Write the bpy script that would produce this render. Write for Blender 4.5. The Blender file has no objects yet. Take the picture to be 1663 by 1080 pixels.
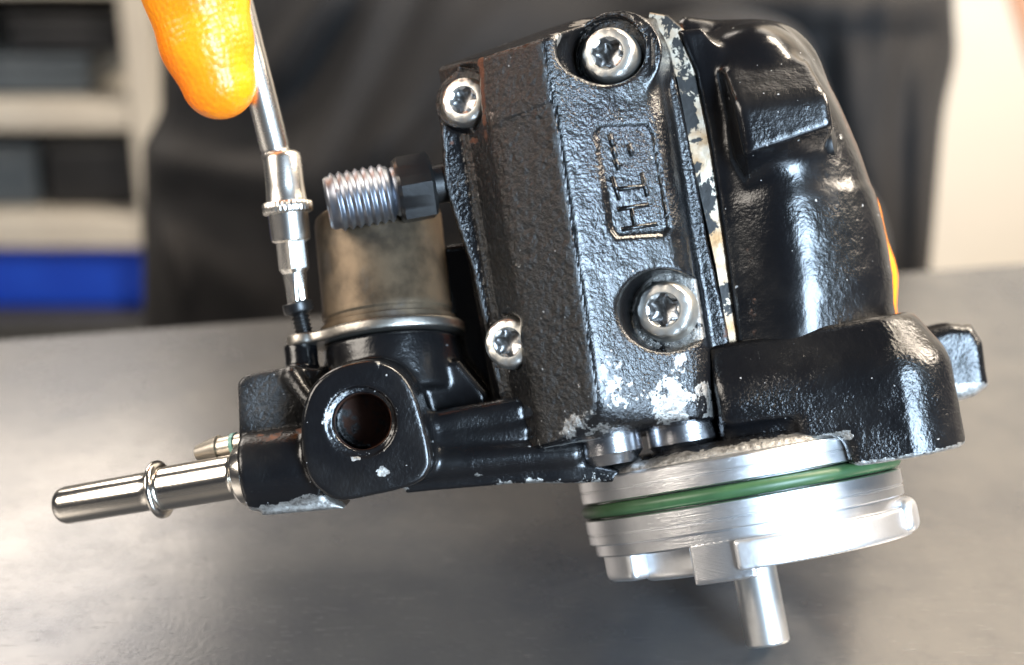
import bpy, bmesh, math, random
import numpy as np
from mathutils import Matrix, Vector
R = math.radians
random.seed(7)
sc = bpy.context.scene
col = sc.collection

# ------------------------------------------------------------------ camera, world, lamps
S = 1e-4                    # modelling unit: 0.1 mm
D0 = 2310.0                 # distance of the working plane from the lens, in units
PITCH = R(22)
AX = Vector((math.sin(R(9.8)), -math.cos(R(9.8)), 0.115)).normalized()   # pump axis, camera-aligned space, towards the shaft tip
AO = Vector((400.0, -272.0, -200.0))                                     # pump axis at the seal ring
T_TIP = 277.0
RB = Vector((1, 0, 0)); UB = Vector((0, math.sin(PITCH), math.cos(PITCH))); BB = Vector((0, -math.cos(PITCH), math.sin(PITCH)))
def rel(v): return (RB * v[0] + UB * v[1] + BB * (v[2] - D0)) * S
_tip = AO + AX * T_TIP
_az = AX[1] * UB.z + AX[2] * BB.z
CZ = -(rel(_tip).z - 38 * S * math.sqrt(max(0, 1 - _az * _az))) + 0.0001
CAM = Vector((0, -0.215, CZ))
camd = bpy.data.cameras.new("camera"); cam = bpy.data.objects.new("camera", camd); col.objects.link(cam)
cam.location = CAM; cam.rotation_euler = (R(90) - PITCH, 0, 0)
camd.sensor_width = 36; camd.lens = 36 * D0 / 1663.0
camd.clip_start = 0.01; camd.clip_end = 50
camd.dof.use_dof = True; camd.dof.focus_distance = (D0 - 15) * S; camd.dof.aperture_fstop = 11.0
sc.camera = cam

w = bpy.data.worlds.new("World"); sc.world = w; w.use_nodes = True
bg = w.node_tree.nodes["Background"]; bg.inputs[0].default_value = (0.75, 0.82, 1.0, 1); bg.inputs[1].default_value = 0.045
sc.view_settings.view_transform = 'Standard'; sc.view_settings.look = 'None'
sc.view_settings.exposure = 0.0; sc.view_settings.gamma = 1.0

def area(name, loc, target, sx, sy, power, colour):
    l = bpy.data.lights.new(name, 'AREA'); l.shape = 'RECTANGLE'; l.size = sx; l.size_y = sy; l.energy = power; l.color = colour
    o = bpy.data.objects.new(name, l); col.objects.link(o); o.location = loc
    o.rotation_euler = (Vector(target) - Vector(loc)).to_track_quat('-Z', 'Y').to_euler()
    return o
area("window_light", (0.70, -1.10, 0.34), (0.03, 0, 0.06), 0.50, 0.70, 56, (0.60, 0.79, 1.0))
area("ceiling_lamp", (0.48, 0.54, 1.08), (0, 0.02, 0.05), 0.75, 0.42, 4.5, (1.0, 0.90, 0.78))
area("right_lamp", (0.86, 0.14, 0.62), (0, 0, 0.03), 0.34, 0.34, 21, (1.0, 0.86, 0.70))
area("side_lamp", (-1.05, -0.35, 0.75), (0, 0, 0.08), 0.8, 0.6, 18, (1.0, 0.91, 0.80))
area("rear_bench_fill", (-0.80, 1.15, 1.05), (-0.2, 0.0, 0.0), 1.0, 0.8, 21, (1.0, 0.90, 0.80))  # added unseen fill light, brightens the left of the bench top
area("wall_fill", (0.9, 0.35, 1.7), (0.75, 1.3, 0.3), 0.6, 0.4, 62, (1.0, 0.86, 0.68))  # added unseen fill light, brightens the cream wall

# ------------------------------------------------------------------ coordinates and builders
def M(px, py, w=0.0):
    k = (D0 - w) / D0
    return np.array([(px - 831.5) * k, -(py - 540.0) * k, w])
def Wd(v): return CAM + rel(v)
def Wpx(px, py, w=0.0): return Wd(M(px, py, w))
RCAM = Matrix(((1, 0, 0), (0, UB.y, BB.y), (0, UB.z, BB.z)))
def to_world(V):
    V = np.asarray(V, float).reshape(-1, 3).copy(); V[:, 2] -= D0
    Rm = np.array([[RB.x, UB.x, BB.x], [RB.y, UB.y, BB.y], [RB.z, UB.z, BB.z]])
    return V @ Rm.T * S + np.array(CAM)

def tag(o, label=None, cat=None, group=None, kind=None):
    if label: o['label'] = label
    if cat: o['category'] = cat
    if group: o['group'] = group
    if kind: o['kind'] = kind
    return o
def thing(name, loc, label, cat, group=None):
    o = bpy.data.objects.new(name, None); o.empty_display_size = 0.01; col.objects.link(o); o.location = loc
    return tag(o, label, cat, group)
def root_loc(p):
    v = Vector((0, 0, 0))
    while p is not None:
        v += p.location; p = p.parent
    return v
def put(name, me, mat, parent=None, label=None):
    o = bpy.data.objects.new(name, me); col.objects.link(o)
    if mat: me.materials.append(mat)
    if parent is not None: o.parent = parent
    if label: o['label'] = label
    return o
def mesh_np(name, V, F, smooth=True):
    """V in world coordinates (n,3); F list of index lists or (n,4) array"""
    me = bpy.data.meshes.new(name)
    if isinstance(F, np.ndarray):
        n = len(F); me.vertices.add(len(V)); me.vertices.foreach_set('co', np.ascontiguousarray(V, np.float32).ravel())
        me.loops.add(n * 4); me.loops.foreach_set('vertex_index', F.astype(np.int32).ravel())
        me.polygons.add(n); me.polygons.foreach_set('loop_start', np.arange(0, n * 4, 4, dtype=np.int32))
        me.update(calc_edges=True); me.validate()
    else:
        me.from_pydata([tuple(v) for v in V], [], F); me.update()
    if smooth: me.polygons.foreach_set('use_smooth', np.ones(len(me.polygons), bool))
    return me
def add_mesh(name, V, F, mat, parent=None, smooth=True, label=None, bevel=0, seg=2, attrs=None, autos=False):
    """V in camera-aligned units"""
    Vw = to_world(V)
    base = np.array(root_loc(parent)) if parent is not None else np.zeros(3)
    me = mesh_np(name, Vw - base, F, smooth)
    if attrs:
        for k, a in attrs.items():
            at = me.attributes.new(k, 'FLOAT', 'POINT'); at.data.foreach_set('value', np.asarray(a, np.float32))
    o = put(name, me, mat, parent, label)
    if bevel:
        b = o.modifiers.new('bevel', 'BEVEL'); b.width = bevel * S; b.segments = seg; b.limit_method = 'ANGLE'; b.angle_limit = R(28)
        b.harden_normals = False
    if autos:
        fix_normals(me)
        me.set_sharp_from_angle(angle=R(35))
    return o
def fix_normals(me):
    bm = bmesh.new(); bm.from_mesh(me); bmesh.ops.recalc_face_normals(bm, faces=bm.faces); bm.to_mesh(me); bm.free()
def frame(o, axis, hint=(0, 0, 1)):
    """matrix (world) with local Z = axis, local X ~ hint, in units"""
    z = Vector(axis).normalized(); x = Vector(hint); x = (x - z * x.dot(z)).normalized(); y = z.cross(x)
    zw, xw, yw = (RB * v[0] + UB * v[1] + BB * v[2] for v in (z, x, y))
    ow = Wd(o)
    return Matrix(((xw.x * S, yw.x * S, zw.x * S, ow.x), (xw.y * S, yw.y * S, zw.y * S, ow.y), (xw.z * S, yw.z * S, zw.z * S, ow.z), (0, 0, 0, 1)))
def local_obj(name, V, F, fr, mat, parent=None, smooth=True, label=None, sharp=35, attrs=None):
    """V in units of the frame; the object keeps its own rotation so textures follow its axis (scale baked in)"""
    sc3 = fr.to_scale()[0]
    V = np.asarray(V, float) * sc3
    me = mesh_np(name, V, F, smooth); fix_normals(me)
    if smooth and sharp: me.set_sharp_from_angle(angle=R(sharp))
    if attrs:
        for k, a in attrs.items():
            at = me.attributes.new(k, 'FLOAT', 'POINT'); at.data.foreach_set('value', np.asarray(a, np.float32))
    o = put(name, me, mat, parent, label)
    loc, rot, _ = fr.decompose()
    base = root_loc(parent) if parent is not None else Vector((0, 0, 0))
    m = Matrix.LocRotScale(loc - base, rot, None)
    if parent is not None and parent.type == 'MESH' and parent.rotation_euler.to_matrix() != Matrix.Identity(3):
        m = parent_matrix(parent).inverted() @ Matrix.LocRotScale(loc, rot, None)
    o.matrix_basis = m
    return o
def parent_matrix(p):
    m = Matrix.Identity(4)
    while p is not None:
        m = p.matrix_basis @ m; p = p.parent
    return m
def lathe(prof, seg=64, helix=0.0, mod=None, a0=0.0, a1=2 * math.pi, closed=False):
    """prof [(r,z)...] -> V,F ; closed profile for rings/sectors"""
    full = abs(a1 - a0 - 2 * math.pi) < 1e-6
    n = seg if full else seg + 1
    V = []; F = []
    k = len(prof)
    for i in range(n):
        th = a0 + (a1 - a0) * i / seg
        for (r, z) in prof:
            rr = r if mod is None else mod(r, z, th)
            V.append((rr * math.cos(th), rr * math.sin(th), z + helix * th / (2 * math.pi)))
    for i in range(seg if full else seg):
        j = (i + 1) % n
        for q in range(k if closed else k - 1):
            q2 = (q + 1) % k
            F.append([i * k + q, j * k + q, j * k + q2, i * k + q2])
    if not full:
        if closed:
            F.append(list(range(k))[::-1]); F.append([(n - 1) * k + q for q in range(k)])
    elif not closed:
        F.append([i * k for i in range(n)][::-1]); F.append([i * k + k - 1 for i in range(n)])
    return V, F

# ------------------------------------------------------------------ signed-distance modelling (for castings)
class Grid:
    def __init__(s, lo, hi, h):
        s.lo = np.array(lo, float); s.h = h
        n = np.ceil((np.array(hi) - s.lo) / h).astype(int) + 1
        s.X = (s.lo[0] + h * np.arange(n[0], dtype=np.float32))[:, None, None].astype(np.float32)
        s.Y = (s.lo[1] + h * np.arange(n[1], dtype=np.float32))[None, :, None].astype(np.float32)
        s.Z = (s.lo[2] + h * np.arange(n[2], dtype=np.float32))[None, None, :].astype(np.float32)
        s.n = n
def smin(a, b, k):
    h = np.maximum(k - np.abs(a - b), 0) / k
    return np.minimum(a, b) - h * h * k * 0.25
def smax(a, b, k): return -smin(-a, -b, k)
def cut(a, b, k=4): return smax(a, -b, k)
def plane(g, p1, p2, p3, inside):
    a, b, c = (M(*p) for p in (p1, p2, p3))
    n = np.cross(b - a, c - a); n /= np.linalg.norm(n)
    if np.dot(n, M(*inside) - a) > 0: n = -n
    return (n[0] * g.X + n[1] * g.Y + n[2] * g.Z - np.dot(n, a)).astype(np.float32)
def poly2(P, x, y):
    P = np.array(P, float); d = None; s = None
    for i in range(len(P)):
        v = P[i]; u = P[i - 1]; e = u - v
        wx = x - v[0]; wy = y - v[1]
        t = np.clip((wx * e[0] + wy * e[1]) / (e @ e), 0, 1)
        bx = wx - e[0] * t; by = wy - e[1] * t
        dd = bx * bx + by * by
        c1 = y >= v[1]; c2 = y < u[1]; c3 = e[0] * wy > e[1] * wx
        f = (c1 & c2 & c3) | (~c1 & ~c2 & ~c3)
        sg = np.where(f, -1.0, 1.0)
        d = dd if d is None else np.minimum(d, dd); s = sg if s is None else s * sg
    return (s * np.sqrt(d)).astype(np.float32)
def smooth_poly(P, n=4):
    P = np.array(P, float); out = []
    for i in range(len(P)):
        p0, p1, p2, p3 = P[i - 1], P[i], P[(i + 1) % len(P)], P[(i + 2) % len(P)]
        for t in np.arange(n) / n:
            out.append(tuple(0.5 * (2 * p1 + (p2 - p0) * t + (2 * p0 - 5 * p1 + 4 * p2 - p3) * t * t + (3 * p1 - p0 - 3 * p2 + p3) * t ** 3)))
    return out
def extr(g, pts, wref, w0, w1, r=4.0):
    P = [M(p[0], p[1], wref)[:2] for p in pts]
    d2 = poly2(P, g.X[:, :, 0], g.Y[:, :, 0])[:, :, None]
    dz = np.abs(g.Z - (w0 + w1) / 2) - abs(w1 - w0) / 2
    a = d2 + r; b = dz + r
    return (np.minimum(np.maximum(a, b), 0) + np.sqrt(np.maximum(a, 0) ** 2 + np.maximum(b, 0) ** 2) - r).astype(np.float32)
def capsule(g, p, q, r1, r2=None, raw=False):
    a = np.array(p, float) if raw else M(*p); b = np.array(q, float) if raw else M(*q)
    r2 = r1 if r2 is None else r2
    ba = b - a; L = ba @ ba + 1e-9
    h = np.clip(((g.X - a[0]) * ba[0] + (g.Y - a[1]) * ba[1] + (g.Z - a[2]) * ba[2]) / L, 0, 1)
    d = np.sqrt((g.X - a[0] - h * ba[0]) ** 2 + (g.Y - a[1] - h * ba[1]) ** 2 + (g.Z - a[2] - h * ba[2]) ** 2)
    return (d - (r1 + h * (r2 - r1))).astype(np.float32)
def cyl(g, p, q, r, rnd=3.0, raw=False):
    a = np.array(p, float) if raw else M(*p); b = np.array(q, float) if raw else M(*q)
    ba = b - a; L = np.linalg.norm(ba); ba = ba / L
    t = (g.X - a[0]) * ba[0] + (g.Y - a[1]) * ba[1] + (g.Z - a[2]) * ba[2]
    rr = np.sqrt((g.X - a[0] - t * ba[0]) ** 2 + (g.Y - a[1] - t * ba[1]) ** 2 + (g.Z - a[2] - t * ba[2]) ** 2)
    A = rr - r + rnd; B = np.abs(t - L / 2) - L / 2 + rnd
    return (np.minimum(np.maximum(A, B), 0) + np.sqrt(np.maximum(A, 0) ** 2 + np.maximum(B, 0) ** 2) - rnd).astype(np.float32)
def nets(g, D):
    D = np.broadcast_to(D, tuple(g.n)).astype(np.float32).copy()
    big = np.float32(g.h)                     # close the surface at the grid border
    for ax in range(3):
        sl = [slice(None)] * 3
        for e in (0, -1):
            sl[ax] = e; D[tuple(sl)] = np.maximum(D[tuple(sl)], big * 0.5)
    neg = D < 0
    nx, ny, nz = D.shape
    cnt = np.zeros((nx - 1, ny - 1, nz - 1), np.int8)
    for i in (0, 1):
        for j in (0, 1):
            for k in (0, 1):
                cnt += neg[i:nx - 1 + i, j:ny - 1 + j, k:nz - 1 + k]
    act = (cnt > 0) & (cnt < 8)
    ci, cj, ck = np.nonzero(act)
    idx = -np.ones(act.shape, np.int64); idx[ci, cj, ck] = np.arange(len(ci))
    acc = np.zeros((len(ci), 3)); num = np.zeros(len(ci))
    cs = [(i, j, k) for i in (0, 1) for j in (0, 1) for k in (0, 1)]
    for p in cs:
        for q in cs:
            dif = [q[a] - p[a] for a in range(3)]
            if sorted(dif) != [0, 0, 1]: continue
            d0 = D[ci + p[0], cj + p[1], ck + p[2]].astype(float); d1 = D[ci + q[0], cj + q[1], ck + q[2]].astype(float)
            m = (d0 < 0) != (d1 < 0)
            t = np.where(m, d0 / np.where(m, d0 - d1, 1), 0)
            for a in range(3): acc[:, a] += np.where(m, p[a] + t * dif[a], 0)
            num += m
    V = (np.stack([ci, cj, ck], 1) + acc / num[:, None]) * g.h + g.lo
    F = []
    for ax in range(3):
        b, c = (ax + 1) % 3, (ax + 2) % 3
        s0 = [slice(None)] * 3; s1 = [slice(None)] * 3
        s0[ax] = slice(0, -1); s1[ax] = slice(1, None)
        A = neg[tuple(s0)]; B = neg[tuple(s1)]
        for flip, m in ((False, A & ~B), (True, ~A & B)):
            e = np.stack(np.nonzero(m), 1)
            e = e[(e[:, b] > 0) & (e[:, c] > 0) & (e[:, b] < D.shape[b] - 1) & (e[:, c] < D.shape[c] - 1)]
            def cell(db, dc):
                x = e.copy(); x[:, b] += db; x[:, c] += dc
                return idx[x[:, 0], x[:, 1], x[:, 2]]
            q = np.stack([cell(-1, -1), cell(0, -1), cell(0, 0), cell(-1, 0)], 1)
            F.append(q[:, ::-1] if flip else q)
    return V, np.concatenate(F)
def relax(V, F, n=2):
    for _ in range(n):
        A = np.zeros_like(V); c = np.zeros(len(V))
        for k in range(4):
            np.add.at(A, F[:, k], V[F[:, (k + 1) % 4]] + V[F[:, k - 1]]); np.add.at(c, F[:, k], 2)
        V = 0.4 * V + 0.6 * A / c[:, None]
    return V, F
def vnoise(P, scale, seed=0):
    P = np.asarray(P) / scale + 100.0
    i = np.floor(P).astype(np.int64); f = P - i; f = f * f * (3 - 2 * f)
    out = 0
    for a in (0, 1):
        for b in (0, 1):
            for c in (0, 1):
                h = ((i[:, 0] + a) * 73856093) ^ ((i[:, 1] + b) * 19349663) ^ ((i[:, 2] + c) * 83492791) ^ (seed * 2654435761)
                h = (h ^ (h >> 13)) * 1274126177 & 0xffffffff
                v = ((h ^ (h >> 16)) & 0xffff) / 65535.0
                out = out + v * (f[:, 0] if a else 1 - f[:, 0]) * (f[:, 1] if b else 1 - f[:, 1]) * (f[:, 2] if c else 1 - f[:, 2])
    return out
def vnormals(V, F):
    n = np.cross(V[F[:, 2]] - V[F[:, 0]], V[F[:, 3]] - V[F[:, 1]])
    N = np.zeros_like(V)
    for k in range(4): np.add.at(N, F[:, k], n)
    return N / (np.linalg.norm(N, axis=1)[:, None] + 1e-9)
def spots(V, pts):
    """wear mask from (px,py,w,radius,strength) spots, measured in the picture-facing plane plus depth"""
    out = np.zeros(len(V))
    for (px, py, w, r, s) in pts:
        d = V - M(px, py, w); d[:, 2] *= 0.5
        out = np.maximum(out, s * np.clip(1.35 - np.linalg.norm(d, axis=1) / r, 0, 1))
    return out
def strip_mask(V, a, b, r, s=1.0):
    a = M(*a); b = M(*b); ba = b - a
    h = np.clip(((V - a) @ ba) / (ba @ ba), 0, 1)
    d = V - a - h[:, None] * ba; d[:, 2] *= 0.5
    return s * np.clip(1.35 - np.linalg.norm(d, axis=1) / r, 0, 1)
def cast_part(name, g, D, mat, parent, wear=None, rust=None, matte=None, rough=1.2, label=None, seed=1, grain=0.0):
    V, F = nets(g, D)
    N = vnormals(V, F)
    V0 = V.copy()
    V = V + N * ((vnoise(V, 45, seed) - 0.5) * 2.0 * rough + (vnoise(V, 17, seed + 1) - 0.5) * 0.9 * rough)[:, None]
    z = np.zeros(len(V))
    at = {'wear': z if wear is None else wear(V0, N), 'rust': z if rust is None else rust(V0, N), 'matte': z if matte is None else matte(V0, N)}
    if grain: V = V + N * ((0.13 + 0.85 * at['matte']) * grain * ((vnoise(V0, 10.5, seed + 5) - 0.5) * 3.0 + (vnoise(V0, 6.5, seed + 6) - 0.5) * 1.6))[:, None]
    return add_mesh(name, V, F, mat, parent, True, label, attrs=at)

# ------------------------------------------------------------------ materials
def newmat(name):
    m = bpy.data.materials.new(name); m.use_nodes = True
    nt = m.node_tree; b = nt.nodes['Principled BSDF']
    return m, nt, b
def N_(nt, typ, **kw):
    n = nt.nodes.new(typ)
    for k, v in kw.items():
        if k.startswith('i_'): n.inputs[k[2:].replace('_', ' ')].default_value = v
        else: setattr(n, k, v)
    return n
def noise(nt, co, scale, detail=4, rough=0.55, dist=0.0):
    n = N_(nt, 'ShaderNodeTexNoise'); n.inputs['Scale'].default_value = scale; n.inputs['Detail'].default_value = detail
    n.inputs['Roughness'].default_value = rough; n.inputs['Distortion'].default_value = dist
    nt.links.new(co, n.inputs['Vector']); return n.outputs[0]
def mathn(nt, op, a, b=None, c=None, clamp=False):
    n = N_(nt, 'ShaderNodeMath', operation=op, use_clamp=clamp)
    for i, v in enumerate((a, b, c)):
        if v is None: continue
        if isinstance(v, (int, float)): n.inputs[i].default_value = v
        else: nt.links.new(v, n.inputs[i])
    return n.outputs[0]
def ramp(nt, f, a, b, lo=0.0, hi=1.0):
    n = N_(nt, 'ShaderNodeMapRange', interpolation_type='SMOOTHSTEP'); nt.links.new(f, n.inputs[0])
    n.inputs[1].default_value = a; n.inputs[2].default_value = b; n.inputs[3].default_value = lo; n.inputs[4].default_value = hi
    return n.outputs[0]
def mix(nt, f, a, b):
    n = N_(nt, 'ShaderNodeMix', data_type='RGBA')
    if isinstance(f, (int, float)): n.inputs[0].default_value = f
    else: nt.links.new(f, n.inputs[0])
    for i, v in ((6, a), (7, b)):
        if isinstance(v, tuple): n.inputs[i].default_value = (*v, 1)
        else: nt.links.new(v, n.inputs[i])
    return n.outputs[2]
def fmix(nt, f, a, b):
    n = N_(nt, 'ShaderNodeMix', data_type='FLOAT'); nt.links.new(f, n.inputs[0])
    for i, v in ((2, a), (3, b)):
        if isinstance(v, (int, float)): n.inputs[i].default_value = v
        else: nt.links.new(v, n.inputs[i])
    return n.outputs[0]
def coord(nt, kind='Object'):
    return N_(nt, 'ShaderNodeTexCoord').outputs[kind]
def bump(nt, h, dist, strength=1.0, prev=None):
    n = N_(nt, 'ShaderNodeBump'); n.inputs['Distance'].default_value = dist; n.inputs['Strength'].default_value = strength
    nt.links.new(h, n.inputs['Height'])
    if prev is not None: nt.links.new(prev, n.inputs['Normal'])
    return n.outputs[0]
def attr(nt, name):
    return N_(nt, 'ShaderNodeAttribute', attribute_name=name).outputs['Fac']

def black_cast(name, rough=0.2, bumpd=0.00010, dust=0.3, peel=1.0):
    m, nt, b = newmat(name); L = nt.links.new; co = coord(nt)
    wear, rust, matte = attr(nt, 'wear'), attr(nt, 'rust'), attr(nt, 'matte')
    n1 = noise(nt, co, 210, 8, 0.68); n2 = noise(nt, co, 480, 4); n3 = noise(nt, co, 1700, 3, 0.6)
    gr = noise(nt, co, 950, 5, 0.7)
    wm = ramp(nt, mathn(nt, 'ADD', mathn(nt, 'ADD', wear, mathn(nt, 'MULTIPLY', mathn(nt, 'SUBTRACT', gr, 0.5), 0.9)), mathn(nt, 'MULTIPLY', mathn(nt, 'SUBTRACT', n1, 0.5), 2.3)), 0.50, 0.58)
    rm = ramp(nt, mathn(nt, 'ADD', rust, mathn(nt, 'MULTIPLY', mathn(nt, 'SUBTRACT', n2, 0.5), 1.2)), 0.42, 0.62)  # rust, and on the housing a painted brownish-red reflection
    du = ramp(nt, noise(nt, co, 60, 5), 0.42, 0.72, 0, dust)
    basec = mix(nt, du, (0.0045, 0.0045, 0.0052), (0.018, 0.016, 0.014))
    basec = mix(nt, mathn(nt, 'MULTIPLY', matte, 0.8), basec, (0.013, 0.0122, 0.0115))
    al = mix(nt, ramp(nt, gr, 0.3, 0.65), (0.13, 0.12, 0.11), (0.40, 0.385, 0.36))
    c = mix(nt, wm, basec, al)
    wob = N_(nt, 'ShaderNodeVectorMath', operation='MULTIPLY_ADD'); nn = N_(nt, 'ShaderNodeTexNoise'); nn.inputs['Scale'].default_value = 1300; L(co, nn.inputs['Vector'])
    L(nn.outputs['Color'], wob.inputs[0]); wob.inputs[1].default_value = (.0007, .0007, .0007); L(co, wob.inputs[2])
    spk = N_(nt, 'ShaderNodeTexVoronoi'); spk.inputs['Scale'].default_value = 560; L(wob.outputs[0], spk.inputs['Vector'])
    sx = N_(nt, 'ShaderNodeSeparateColor'); L(spk.outputs['Color'], sx.inputs[0])
    size = mathn(nt, 'MULTIPLY', mathn(nt, 'SUBTRACT', sx.outputs[0], 0.45), 0.22)
    dm = mathn(nt, 'LESS_THAN', spk.outputs['Distance'], size)
    c = mix(nt, mathn(nt, 'MULTIPLY', dm, 0.8), c, (0.36, 0.35, 0.34))
    c = mix(nt, rm, c, mix(nt, n2, (0.055, 0.015, 0.008), (0.13, 0.05, 0.022)))
    L(c, b.inputs['Base Color'])
    L(mathn(nt, 'MULTIPLY', wm, 0.85), b.inputs['Metallic'])
    r0 = mathn(nt, 'ADD', mathn(nt, 'MULTIPLY', du, 0.30), rough)
    r0 = mathn(nt, 'ADD', r0, mathn(nt, 'MULTIPLY', matte, 0.12))
    r1 = fmix(nt, wm, r0, 0.48)
    L(fmix(nt, rm, r1, 0.7), b.inputs['Roughness'])
    # cast orange-peel, granular where matte, flaked step at chips
    v = N_(nt, 'ShaderNodeTexVoronoi', feature='SMOOTH_F1'); v.inputs['Scale'].default_value = 1500; L(co, v.inputs['Vector'])
    v.inputs['Smoothness'].default_value = 0.5
    vv = mathn(nt, 'MULTIPLY', mathn(nt, 'SUBTRACT', 1.0, v.outputs[0]), 1.0)
    patch = ramp(nt, noise(nt, co, 75, 3), 0.40, 0.62, 0.35, 1.0)
    hh = mathn(nt, 'ADD', mathn(nt, 'MULTIPLY', n2, 0.18 * peel), mathn(nt, 'MULTIPLY', n3, mathn(nt, 'MULTIPLY', patch, peel)))
    hh = mathn(nt, 'ADD', hh, mathn(nt, 'MULTIPLY', vv, mathn(nt, 'ADD', mathn(nt, 'MULTIPLY', matte, 0.55), mathn(nt, 'MULTIPLY', patch, 0.18 * peel))))
    hh = mathn(nt, 'ADD', hh, mathn(nt, 'MULTIPLY', gr, mathn(nt, 'ADD', mathn(nt, 'MULTIPLY', matte, 2.2), mathn(nt, 'MULTIPLY', wm, 0.9))))
    nb = bump(nt, hh, bumpd * 2.2)
    nb = bump(nt, wm, -0.00010, 0.8, nb)
    nb = bump(nt, dm, 0.00010, 0.7, nb)
    L(nb, b.inputs['Normal'])
    return m
def metal(name, c1, c2, rough, scale=200, bumpd=0.00002, stain=None, rings=0.0, detail=5, metallic=1.0, stain_amt=(0.55, 0.7)):
    m, nt, b = newmat(name); L = nt.links.new; co = coord(nt)
    n1 = noise(nt, co, scale, detail); n2 = noise(nt, co, scale * 5, 3)
    c = mix(nt, ramp(nt, n1, 0.35, 0.68), c1, c2)
    rr = mathn(nt, 'ADD', mathn(nt, 'MULTIPLY', n1, 0.16), rough - 0.08)
    L(rr, b.inputs['Roughness']); b.inputs['Metallic'].default_value = metallic
    if stain:
        sm = ramp(nt, noise(nt, co, scale * 0.9, 8, 0.65, 0.4), stain_amt[0], stain_amt[1])
        c = mix(nt, sm, c, stain); L(mathn(nt, 'SUBTRACT', metallic, mathn(nt, 'MULTIPLY', sm, 0.8)), b.inputs['Metallic'])
    L(c, b.inputs['Base Color'])
    nb = bump(nt, n2, bumpd)
    if rings:
        mp = N_(nt, 'ShaderNodeMapping'); L(co, mp.inputs[0]); mp.inputs['Scale'].default_value = (6, 6, 1)
        sx = N_(nt, 'ShaderNodeMapping'); L(co, sx.inputs[0]); sx.inputs['Scale'].default_value = (0.02, 0.02, 1)
        rn = noise(nt, sx.outputs[0], rings, 4, 0.8)
        nb = bump(nt, rn, 0.00004, 0.8, nb)
    L(nb, b.inputs['Normal'])
    return m
def plain(name, c1, c2, rough, scale=60, bumpd=0.0003, metallic=0.0, detail=5, sheen=0.0):
    m, nt, b = newmat(name); L = nt.links.new; co = coord(nt)
    n1 = noise(nt, co, scale, detail)
    L(mix(nt, ramp(nt, n1, 0.35, 0.65), c1, c2), b.inputs['Base Color'])
    b.inputs['Roughness'].default_value = rough; b.inputs['Metallic'].default_value = metallic
    L(bump(nt, noise(nt, co, scale * 4, 3), bumpd), b.inputs['Normal'])
    if sheen: b.inputs['Sheen Weight'].default_value = sheen
    return m

MB = black_cast('black_enamel_cast')
MBG = black_cast('black_enamel_gloss', 0.19, 0.00007, 0.28, 0.5)
M_ALU = metal('turned_aluminium', (0.82, 0.82, 0.83), (0.68, 0.68, 0.69), 0.31, 120, 0.00001, rings=5200)
M_ALUC = metal('cast_aluminium', (0.76, 0.76, 0.77), (0.60, 0.60, 0.60), 0.42, 160, 0.00003)
M_ALUP = metal('oversprayed_aluminium', (0.52, 0.51, 0.49), (0.36, 0.35, 0.33), 0.52, 520, 0.00010, stain=(0.05, 0.05, 0.05), stain_amt=(0.50, 0.66))
M_ZINC = metal('zinc_plate', (0.80, 0.78, 0.73), (0.62, 0.60, 0.55), 0.38, 260, 0.00003)
M_SOCK = metal('darkened_socket', (0.50, 0.50, 0.50), (0.22, 0.21, 0.20), 0.34, 300, 0.00003, stain=(0.03, 0.026, 0.022), stain_amt=(0.50, 0.66))  # recess shade put into the socket colour, with grime blotches
M_STEEL = metal('ground_steel', (0.62, 0.62, 0.64), (0.50, 0.50, 0.52), 0.26, 160, 0.00001, rings=2500)
M_CHROME = metal('chrome_tube', (0.80, 0.76, 0.70), (0.70, 0.66, 0.60), 0.17, 120, 0.000008)
M_TOOL = metal('satin_tool_steel', (0.84, 0.80, 0.74), (0.70, 0.67, 0.62), 0.27, 120, 0.00001)
M_THREAD = metal('rusty_thread_steel', (0.27, 0.29, 0.33), (0.20, 0.21, 0.24), 0.40, 130, 0.00004, stain=(0.075, 0.03, 0.018), stain_amt=(0.56, 0.68))
M_CAN = metal('stained_tin', (0.150, 0.108, 0.068), (0.050, 0.036, 0.023), 0.54, 130, 0.00005, stain=(0.05, 0.035, 0.022), stain_amt=(0.55, 0.72), metallic=0.7)
M_PLATE = metal('dull_plate', (0.42, 0.39, 0.35), (0.26, 0.24, 0.21), 0.40, 120, 0.00005)
M_RIM = metal('chipped_rim', (0.60, 0.53, 0.43), (0.33, 0.19, 0.09), 0.38, 150, 0.00004, stain=(0.012, 0.011, 0.010), stain_amt=(0.525, 0.545))
M_BLKOX = plain('black_oxide', (0.004, 0.004, 0.0045), (0.009, 0.0085, 0.008), 0.36, 200, 0.00003)
M_RUBBER = plain('green_rubber', (0.026, 0.070, 0.026), (0.036, 0.092, 0.034), 0.42, 150, 0.00001)

# ------------------------------------------------------------------ setting: floor, walls
def box(name, lo, hi, mat, parent=None, bevel=0.0, label=None):
    base = root_loc(parent) if parent is not None else Vector((0, 0, 0))
    c = (Vector(lo) + Vector(hi)) / 2; h = (Vector(hi) - Vector(lo)) / 2
    me = bpy.data.meshes.new(name); bm = bmesh.new(); bmesh.ops.create_cube(bm, size=2)
    for v in bm.verts: v.co = Vector((v.co.x * h.x, v.co.y * h.y, v.co.z * h.z))
    bm.to_mesh(me); bm.free()
    o = put(name, me, mat, parent, label); o.location = c - base
    if bevel:
        b = o.modifiers.new('bevel', 'BEVEL'); b.width = bevel; b.segments = 3
        me.polygons.foreach_set('use_smooth', np.ones(len(me.polygons), bool)); me.set_sharp_from_angle(angle=R(50))
    return o
M_FLOOR = plain('concrete', (0.22, 0.21, 0.20), (0.30, 0.29, 0.27), 0.7, 3, 0.001)
M_WALL = plain('cream_paint', (0.74, 0.66, 0.55), (0.70, 0.62, 0.52), 0.6, 4, 0.0005)
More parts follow.
